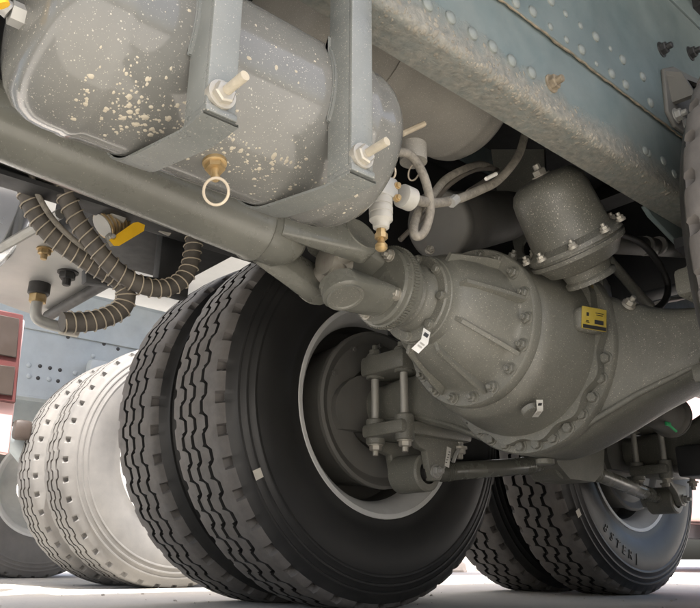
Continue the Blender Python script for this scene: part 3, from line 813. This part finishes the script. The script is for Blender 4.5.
hose([P(x, y, 1, yy) for x, y, yy in ((400, 240, .0), (425, 215, -.02), (448, 186, -.05), (475, 170, -.08), (497, 170, -.10), (486, 180, -.12), (468, 192, -.14))], .0052, 'dark_hose', label='thin dark air line behind the braided hoses')
b = MB(); p0, p1 = P(486, 179, 1, -.235), P(496, 174, 1, -.235); b.tube([p0, p1], .0035, 8); b.build('cable_tie', 'white', T)
b = MB(); p0, p1 = P(451, 203, 1, -.249), P(456, 199, 1, -.249); b.tube([p0, p1], .0085, 8); b.build('hose_sleeve', 'alu', T)

# ---------------------------------------------------------------- brake chambers
def chamber(top, bot, R, m, label, cone=False, name='brake_chamber', bolts=True):
    ax = (bot-top); L_ = ax.length; fr = frame(ax); b = MB()
    if cone:
        b.lathe([(0, 0), (.0, R*.88), (.004, R*.97), (.012, R), (.03, R), (.036, R*.94), (.040, R*.94), (L_*.8, R*.80), (L_, R*.66), (L_, 0)], 'Z', top, n=56, rot=fr)
    else:
        b.lathe([(.004, 0), (.0, R*.30), (.004, R*.62), (.014, R*.80), (.030, R*.90), (.05, R*.93), (L_*.62, R*.98), (L_*.64, R*1.04), (L_*.67, R*1.16), (L_*.71, R*1.18), (L_*.715, R*1.12), (L_*.735, R*1.12), (L_*.74, R*1.18), (L_*.78, R*1.16), (L_*.81, R*1.02), (L_*.90, R*.86), (L_*.93, R*.60), (L_*1.0, R*.56), (L_*1.02, R*.62), (L_*1.06, R*.62), (L_*1.06, 0)], 'Z', top, n=64, rot=fr)
    o = b.build(name, m, T, label, ang=45); d = ax.normalized()
    if not cone and bolts:
        bolt(o, top+d*.0, -d, .014, 'stud', 'steel', 'release_bolt')
        for k in range(9):
            a = 2*math.pi*k/9; p = top+d*(L_*.655)+fr @ Vector((R*1.19*math.cos(a), R*1.19*math.sin(a), 0))
            bolt(o, p, -d, .0075, 'stud', 'steel', 'clamp_bolt')
    return o
ct = P(541, 176, 1, -.22); cbot = P(589, 274, 1, -.23)
ch = chamber(ct, cbot, .081, 'cast_dark', 'round dusty spring brake chamber standing on the axle below the rail')
b = MB(); p0 = P(597, 288, 1, -.16); b.box(p0+Vector((0, .02, .0)), (.10, .08, .05), .008, rot=Matrix.Rotation(.35, 3, 'Z')); cbk = b.build('chamber_bracket', 'cast_dark', T)
b = MB(); b.box(P(597, 291, 1, -.187), (.045, .002, .018), 0); b.build('faded_label', 'faded', cbk)
chamber(P(436, 226, 1, .08), P(520, 214, 1, .12), .082, 'drum', 'dark cone shaped brake chamber behind the differential', cone=True)
for (x, y) in ((488, 220), (493, 226), (512, 262), (430, 250)):
    bolt(T, P(x, y, 1, .05), (-.5, -1, 0), .008, 'stud', 'steel', 'bolt')
# perforated crossmember plate
ol = [P(x, y, 0, .20) for x, y in ((492, 150), (545, 150), (548, 235), (552, 272), (520, 268), (512, 235), (500, 205))]
o2 = [(-p.y, p.z) for p in ol]
hs = [P(x, y, 0, .20) for x, y in ((506, 202), (507, 216), (531, 247))]
holes = [(-h.y, h.z, r) for h, r in zip(hs, (.007, .007, .028))]
me = plate_holes(o2, holes, .01, 'cast', 'crossmember_plate')
link('crossmember_plate', me, T, (.20, 0, 0), Matrix(((0, 0, 1), (-1, 0, 0), (0, 1, 0))), label='dark perforated crossmember plate')
# crossmembers between the rails
for x in (.62, 2.0, -2.2):
    b = MB(); b.box((x, 0, 1.02), (.10, .78, .30), .01); b.build('crossmember', 'blackpaint', T)
# pipes and air lines between chamber and near wheel
b = MB(); b.tube([P(600, 243, 1, -.15), P(640, 246, 1, -.13), P(690, 250, 1, -.11), P(760, 255, 1, -.08)], .024, 16)
pp = b.build('camshaft_tube', 'drum', T, 'dark horizontal tube with pale bands behind the chamber')
for x in (645, 658):
    p0 = P(x, 246, 1, -.135); b = MB(); b.tube([p0-Vector((.004, 0, 0)), p0+Vector((.004, 0, 0))], .0255, 16); b.build('band', 'alu', pp)
b = MB(); b.tube(smooth_path([P(x, y, 1, -.16) for x, y in ((607, 258), (622, 275), (640, 296), (650, 306))], 5), .012, 10); b.build('push_rod', 'cast', T)
hose([P(x, y, 1, -.2) for x, y in ((615, 232), (640, 242), (658, 262), (668, 285), (664, 302), (650, 312), (630, 314))], .008, 'black', label='black air hose curling beside the brake chamber')
b = MB(); c = P(672, 300, 1, -.10); b.box(c, (.16, .05, .008), .001, rot=Matrix.Rotation(-.3, 3, 'Y')); b.build('pale_bracket_plate', 'plate', T)
bolt(T, P(629, 304, 1, -.25), (-.3, -.8, .5), .011, 'stud', 'steel', 'bolt')

# ---------------------------------------------------------------- spring seats, leaf springs, torque rods
YS = .44
def spring_seat(ax, near=1, label=None):
    s = near; y0, y1 = (.368, .476) if s > 0 else (.405, .49); ym = (y0+y1)/2; xf = ax-.103
    b = MB()
    b.box((ax, s*ym, WZ+.085), (.27, .165, .055), .012)
    b.box((ax, s*ym, WZ-.088), (.27, .150, .036), .010)
    for y in (y0, y1):
        for q in (WZ+.085, WZ-.088):
            b.lathe([(-.033, .022), (-.030, .025), (.030, .025), (.033, .022)], 'Z', (xf, s*y, q), n=20)
    o = b.build('spring_seat', 'cast', T, label)
    for y in (y0, y1):
        for xx in (xf, ax+.103):
            q = MB(); q.tube([(xx, s*y, WZ-.13), (xx, s*y, WZ+.132)], .0105, 14); q.build('stud', 'studs', o)
            bolt(o, (xx, s*y, WZ+.118), (0, 0, 1), .016, 'stud', 'cast', 'nut'); bolt(o, (xx, s*y, WZ-.121), (0, 0, -1), .016, 'stud', 'steel', 'nut')
    return o
def rod_fork(ax, side, label=None):
    bz = .335; first = None
    for y in (.375, .505):
        b = MB()
        pts = [(ax-.09, WZ-.105), (ax+.12*side, WZ-.105), (ax+.10*side, WZ-.125), (ax+.045*side, bz+.02), (ax+.02*side, bz-.022), (ax-.012*side, bz-.024), (ax-.022*side, bz+.01), (ax-.03*side, bz+.05), (ax-.055, WZ-.135)]
        b.prism([Vector((px_, y-.012, pz)) for px_, pz in pts], (0, .024, 0), .004)
        o = b.build('rod_fork', 'cast', T, label); first = first or o
        bolt(o, (ax, y-.013, bz), (0, -1, 0), .014, 'stud', 'alu')
    return first
def torque_rod(xa, xb, za, zb, label):
    pa, pb_ = Vector((xa, YS, za)), Vector((xb, YS, zb)); d = (pb_-pa).normalized(); s = 1 if xb > xa else -1
    b = MB(); b.tube([pa+d*.05, pa+d*.09, pa+d*.10, pb_-d*.10, pb_-d*.05], [.019, .019, .0255, .0255, .020], 24)
    o = b.build('torque_rod', 'shaft', T, label)
    for p in (pa, pb_):
        q = MB(); q.lathe([(-.052, .030), (-.052, .044), (-.047, .049), (.047, .049), (.052, .044), (.052, .030), (.045, .027), (-.045, .027)], 'Y', p, n=36, caps=False)
        q.build('bush_eye', 'cast', o)
        q = MB(); q.lathe([(-.06, .0), (-.06, .022), (.06, .022), (.06, 0)], 'Y', p, n=24); q.build('bush', 'black', o)
    for base, dd in ((pa+d*.10, d), (pb_-d*.10, -d)):
        for k in range(5):
            fr = frame(dd); q = MB(); q.lathe([(0, .0262), (.003, .0275), (.006, .0262)], 'Z', base+dd*(.006+k*.0085), n=20, rot=fr, caps=False); q.build('crimp_ring', 'shaft', o)
    return o
spring_seat(0, 1, 'spring seat clamped to the axle by bright studs'); spring_seat(0, -1); spring_seat(1.345, 1, 'spring seat clamped to the rearmost axle')
fk = rod_fork(0, 1, 'forked bracket holding the torque rod bush')
rod_fork(1.345, -1)
torque_rod(.0, .62, .335, .41, 'torque rod running back from the first axle')
torque_rod(1.345, .76, .335, .42, 'torque rod running forward from the rearmost axle')
q = MB(); p = P(450, 455, 1, .36); q.prism([p+Vector(a) for a in ((-.02, 0, .03), (.0, 0, .03), (-.012, 0, -.03), (-.03, 0, -.03))], (0, -.002, 0)); 
q = MB(); q.box((0, 0, 0), (.016, .0015, .052)); st = q.build('paper_label', 'white', fk, loc=(P(448, 457, 1, .3615)), rot=(0, R_(13), 0))
for k in range(5):
    q = MB(); q.box((P(448.3-k*.8+1.2, 452+k*2.6, 1, .3602)), (.006, .0006, .002)); q.build('print', 'ink', fk)
# small clip beside it
q = MB(); q.tube([P(461, 444, 1, .36), P(455, 456, 1, .36), P(453, 462, 1, .36)], .005, 8); q.build('clip', 'alu', fk)
# trunnion and springs, both sides
for s in (1, -1):
    q = MB(); q.hull([Vector((x, s*y, z)) for x, y, z in ((.56, .37, .40), (.82, .37, .40), (.56, .50, .40), (.82, .50, .40), (.50, .37, .62), (.88, .37, .62), (.50, .50, .62), (.88, .50, .62), (.62, .37, .36), (.76, .37, .36), (.62, .5, .36), (.76, .5, .36))])
    tn = q.build('trunnion_bracket', 'cast', T)
    for k in range(7):
        v, f = [], []; half = .76-.07*k; N = 24
        for i in range(N+1):
            x = -half+2*half*i/N; z = .66-.012*(k)*0-.018*k+ .0*x*x + .045*(1-(x/.76)**2)*-1
            z = .695+.021*k-.05*(1-(x/.76)**2)
            for y in (.358, .442):
                for h in (0, .0195): v.append((.6725+x, s*y, z+h))
        for i in range(N):
            for u, w_ in ((0, 1), (1, 3), (3, 2), (2, 0)): f.append((i*4+u, i*4+w_, i*4+4+w_, i*4+4+u))
        f += [(0, 1, 3, 2), tuple(N*4+a for a in (0, 1, 3, 2))]
        link('spring_leaf', mesh('spring_leaf', v, f, 'blackpaint', ang=30), tn)
# rear axle chamber with a green clip, black box above the rear rod
c0 = P(662, 415, 1, .10); chamber(c0+Vector((-.08, 0, .01)), c0+Vector((.10, 0, 0)), .055, 'drum', 'brake chamber on the rearmost axle', bolts=False)
b = MB(); p0 = P(668, 424, 1, .06); b.box(p0, (.030, .006, .012), .002); b.tube([p0, p0+Vector((.045, 0, -.016))], .004, 6); b.build('green_clip', 'green', T, 'small green hose clip')
b = MB(); b.box((1.40, .25, .46), (.34, .14, .11), .01); b.build('chassis_box', 'blackpaint', T)

# ---------------------------------------------------------------- valves, hoses and plate in front (upper left)
zp = .86
pl = [P(x, y, 2, zp) for x, y in ((-20, 262), (46, 226), (126, 268), (52, 322), (-20, 296))]
b = MB(); b.prism(pl, (0, 0, .02), .003, 1)
plate = b.build('mounting_plate', 'plate', T, 'pale galvanised plate with fittings hanging below it')
b = MB(); b.tube([P(48, 316, 2, zp-.02), P(128, 270, 2, zp-.02)], .017, 10); b.build('rubber_strip', 'black', plate)
b = MB(); b.tube([P(-10, 254, 2, zp-.01), P(60, 214, 2, zp-.01)], .012, 8); b.build('edge_bar', 'alu', plate)
bolt(plate, P(45, 249, 2, zp), (0, 0, -1), .016, 'stud', 'brass'); bolt(plate, P(68, 272, 2, zp), (0, 0, -1), .022, 'stud', 'black')
pe = P(40, 284, 2, zp)
b = MB(); b.lathe([(0, .030), (-.03, .030), (-.034, .026)], 'Z', pe, n=16); b.build('grommet', 'black', plate)
b = MB(); b.lathe([(-.032, .024), (-.056, .024)], 'Z', pe, n=6); b.build('fitting_nut', 'brass', plate)
ye = pe.y
el = [pe+Vector((0, 0, -.05)), pe+Vector((0, 0, -.085)), pe+Vector((.012, 0, -.105)), pe+Vector((.05, .0, -.112)), pe+Vector((.09, 0, -.112))]
b = MB(); b.tube(smooth_path(el, 5), .016, 14); b.build('elbow', 'alu', plate)
b = MB(); q0 = pe+Vector((.075, 0, -.112)); b.tube([q0, q0+Vector((.05, 0, 0))], .022, 14); b.build('hose_clamp', 'steel', plate)

def wrapped_hose(pts, r, turns, label, dark='dark_hose'):
    path = smooth_path(pts, 14); b = MB(); b.tube(path, r, 14); o = b.build('wrapped_hose', dark, T, label, ang=60)
    h = []; N = turns*14; prev = None
    L_ = [0]
    for a_, b_ in zip(path, path[1:]): L_.append(L_[-1]+(b_-a_).length)
    for i in range(N+1):
        s_ = L_[-1]*i/N; k = 0
        while k < len(L_)-2 and L_[k+1] < s_: k += 1
        t = (s_-L_[k])/max(1e-6, L_[k+1]-L_[k]); p = path[k].lerp(path[k+1], t); d = (path[k+1]-path[k]).normalized()
        if prev is None: x = d.cross(Vector((0, 0, 1))).normalized()
        else: x = (prev-d*prev.dot(d)).normalized()
        prev = x; y = d.cross(x); g = 2*math.pi*i/14+.9*math.sin(i*.021)+.5*math.sin(i*.057)
        h.append(p+(x*math.cos(g)+y*math.sin(g))*(r+.0022))
    b = MB(); b.tube(h, .0014, 5); b.build('wire_wrap', 'wire', o, ang=60)
    return o
def PY(lst, y0): return [P(a[0], a[1], 1, a[2] if len(a) > 2 else y0) for a in lst]
wrapped_hose(PY([(18, 150), (24, 176), (32, 205), (44, 226), (60, 242), (80, 256), (98, 268), (116, 278), (126, 292), (122, 308), (104, 318), (84, 322), (62, 322)], .42), .019, 30, 'wire wrapped hose curving down to the elbow fitting')
wrapped_hose(PY([(58, 168), (66, 196), (78, 222), (92, 242), (104, 258), (124, 276), (146, 287), (166, 288), (182, 280), (190, 266), (193, 248), (196, 228)], .36), .017, 26, 'wire wrapped hose swinging under the yellow valve')
hose(PY([(28, 160), (36, 190), (52, 218), (74, 240), (96, 256), (112, 270), (122, 284)], .385), .0055, 'hose', 'cable', 'thin beaded cable bound along the hoses')
# ball valve with yellow lever
vy = .40; vb = P(112, 226, 1, vy)
b = MB(); b.tube([P(102, 226, 1, vy), P(128, 212, 1, vy)], .026, 20); bv = b.build('ball_valve', 'alu', T, 'ball valve with a yellow lever')
for k in range(6):
    p0 = P(103+k*3.2, 226-k*1.7, 1, vy); p1 = P(104.6+k*3.2, 225.2-k*1.7, 1, vy); b = MB(); b.tube([p0, p1], .0295, 18); b.build('ring', 'brass', bv)
b = MB(); b.hull([P(x, y, 1, vy-q) for x, y in ((109, 240), (114, 246), (119, 246), (144, 231), (145, 225), (138, 222), (133, 223)) for q in (.055, .063)]); b.build('lever', 'yellow', bv)
b = MB(); b.hull([P(x, y, 1, vy-q) for x, y in ((105, 236), (112, 233), (118, 244), (110, 247)) for q in (.045, .055)]); b.build('lever_root', 'alu', bv)
bolt(bv, P(111, 238, 1, vy-.055), (0, -1, 0), .008, 'stud', 'alu', 'nut')
b = MB(); b.box(P(115, 212, 1, vy-.03), (.05, .008, .02), .002, rot=Matrix.Rotation(.4, 3, 'Y')); b.build('clip', 'alu', bv)
# pipe running along the rail, battery box and its post
b = MB(); b.tube([P(-20, 150, 1, .38), P(30, 170, 1, .38), P(120, 208, 1, .38), P(170, 232, 1, .38)], .010, 10); b.build('air_pipe', 'steel', T, 'thin pipe running along the frame')
b = MB(); b.box((-.72, .62, .95), (.36, .30, .26), .012); bb = b.build('battery_box', 'blackpaint', T, 'black battery box behind the yellow valve')
b = MB(); pa = P(157, 234, 1, .46); pb_ = P(188, 290, 1, .46); b.box(((pa+pb_)/2), (.075, .03, .16), .004); b.build('post', 'blackpaint', bb)
b = MB(); b.box(P(135, 283, 1, .46), (.22, .025, .03), .003, rot=Matrix.Rotation(-.12, 3, 'Y')); b.build('step_bar', 'blackpaint', bb)
# big polished tank end at the very left
b = MB(); b.lathe(tank_profile(-2.2, -.90, .27), 'X', (0, 1.0, 1.10), n=72); b.build('fuel_tank', 'shiny', T, 'polished fuel tank end on the far side', ang=50)

# ================================================================== neighbouring truck
NY = 3.16
N = thing('truck', 'pale sunlit truck chassis parked alongside with dusty twin tyres', 'truck', (0, 0, 0))
nx = .19
for s, yy in ((-1, NY-.68-.0), (-1, NY-1.015), (1, NY+.68), (1, NY+1.015)):
    outer = abs(yy-NY) > .8
    flip = (s < 0) ^ outer
    wheel(N, nx, yy, flip, tyre=TYRE_D, disc=DISC_S, nuts=outer)
b = MB(); b.box((nx, NY, WZ), (.14, 1.3, .13), .03); b.build('axle_housing', 'nb_rail', N)
nr = MB(); yn = NY-.41
nr.prism([Vector((-3.0, yn, .86)), Vector((3.5, yn, .86)), Vector((3.5, yn, 1.44)), Vector((-3.0, yn, 1.44))], (0, .008, 0), .001, 1)
nr.prism([Vector((-3.0, yn, .86)), Vector((3.5, yn, .86)), Vector((3.5, yn+.09, .86)), Vector((-3, yn+.09, .86))], (0, 0, -.008), .001, 1)
nrail = nr.build('frame_rail', 'nb_rail', N, 'pale blue grey frame rail with rows of rivets')
nr = MB(); nr.box((.25, NY+.41, 1.15), (6.5, .01, .58)); nr.build('frame_rail', 'nb_rail', N)
nr = MB(); nr.prism([Vector((-3.0, yn-.0005, 1.19)), Vector((3.5, yn-.0005, 1.19)), Vector((3.5, yn-.0005, 1.42)), Vector((-3.0, yn-.0005, 1.42))], (0, -.012, 0), .002, 1); nr.build('reinforcing_plate', 'nb_rail', nrail)
for (x, y) in [(29, 365), (40, 366), (50, 368), (60, 370), (75, 373), (29, 376), (38, 378), (49, 379), (58, 381), (93, 356), (68, 337), (118, 349), (104, 344)]:
    bolt(nrail, P(x, y, 1, yn), (0, -1, 0), .013 if x % 2 else .010, 'rivet', 'nb_rail' if x % 2 else 'black', 'rivet')
b = MB(); c = P(100, 370, 1, yn-.05); b.box(c, (.14, .08, .10), .03); b.box(c+Vector((.08, -.03, -.0)), (.05, .05, .06), .02); b.build('spring_hanger', 'nb_rail', N)
b = MB(); b.box((.3, NY, 1.75), (7, 2.0, .2), .01); nb = b.build('body_floor', 'nb_body', N, 'white sunlit body floor of the neighbouring truck')
b = MB(); b.box((.3, NY-.98, 2.4), (7, .04, 1.1), .01); b.build('side_board', 'nb_body', nb)
# lamp panel at its side
yl = 1.86
lp = [P(x, y, 1, yl) for x, y in ((-14, 310), (25, 320), (9, 454), (-28, 448))]
b = MB(); b.prism(lp, (.0, .04, 0), .004, 1); lamp = b.build('lamp_panel', 'pink', N, 'faded pink panel with brown lamp lenses')
b = MB(); b.prism([P(x, y, 1, yl-.001) for x, y in ((-16, 308), (22, 316), (14, 404), (-24, 398))], (0, -.02, 0), .004, 1); b.build('lamp_housing', 'red', lamp)
for q in (((-16, 312), (19, 319), (16, 358), (-20, 352)), ((-18, 363), (15, 367), (12, 396), (-24, 391))):
    b = MB(); b.prism([P(x, y, 1, yl-.0215) for x, y in q], (0, -.008, 0), .003, 1); b.build('lens', 'brown_lens', lamp)
b = MB(); b.tube([P(-20, 425, 1, 2.6), P(15, 440, 1, 2.6), P(40, 470, 1, 2.6)], .05, 14); b.build('exhaust_pipe', 'nb_rail', N)
b = MB(); b.box(P(22, 430, 1, 2.5), (.08, .05, .09), .02); b.build('hanger_fitting', 'brown_lens', N)

# ================================================================== far background
wb = MB(); wb.box((16, 26, 1.6), (60, .4, 3.2)); o = wb.build('yard_wall', 'wall'); o['label'] = 'long pale boundary wall across the yard'; o['category'] = 'wall'
def rubble(px, py, wid, h, name, label):
    c = P(px, py, 2, 0); bm = bmesh.new(); bmesh.ops.create_icosphere(bm, subdivisions=2, radius=1)
    for q in bm.verts:
        q.co *= random.uniform(.86, 1.1); q.co = Vector((q.co.x*wid, q.co.y*wid*.6, max(-.2, q.co.z)*h))
    b = MB(); b.bm(bm, c+Vector((0, 0, h*.18))); o = b.build(name, 'stone', ang=25); o['label'] = label; o['category'] = 'stone'; return o
rubble(455, 572, .16, .10, 'stone', 'pale stone lying beyond the tyres in the sun')
rubble(472, 571, .10, .08, 'stone', 'smaller pale stone beside the rear twin tyres')
# a distant parked trailer at the right
FT = thing('trailer', 'distant parked trailer beyond the rear tyre', 'trailer', (0, 0, 0))
c = P(692, 572, 2, 0)
b = MB(); b.box((c.x+2.6, c.y+.3, 2.0), (6.0, 2.2, 3.0), .05); b.build('body', 'pink', FT)
b = MB(); b.box((c.x+1.2, c.y, .40), (4.0, .2, .14), .02); b.build('frame', 'cloth', FT)
for dx in (.3, 1.2):
    b = MB(); b.lathe([(-.12, .2), (-.13, .34), (-.10, .38), (.10, .38), (.13, .34), (.12, .2)], 'Y', (c.x+dx, c.y-.5, .38), n=32); b.build('tyre', 'cloth', FT)
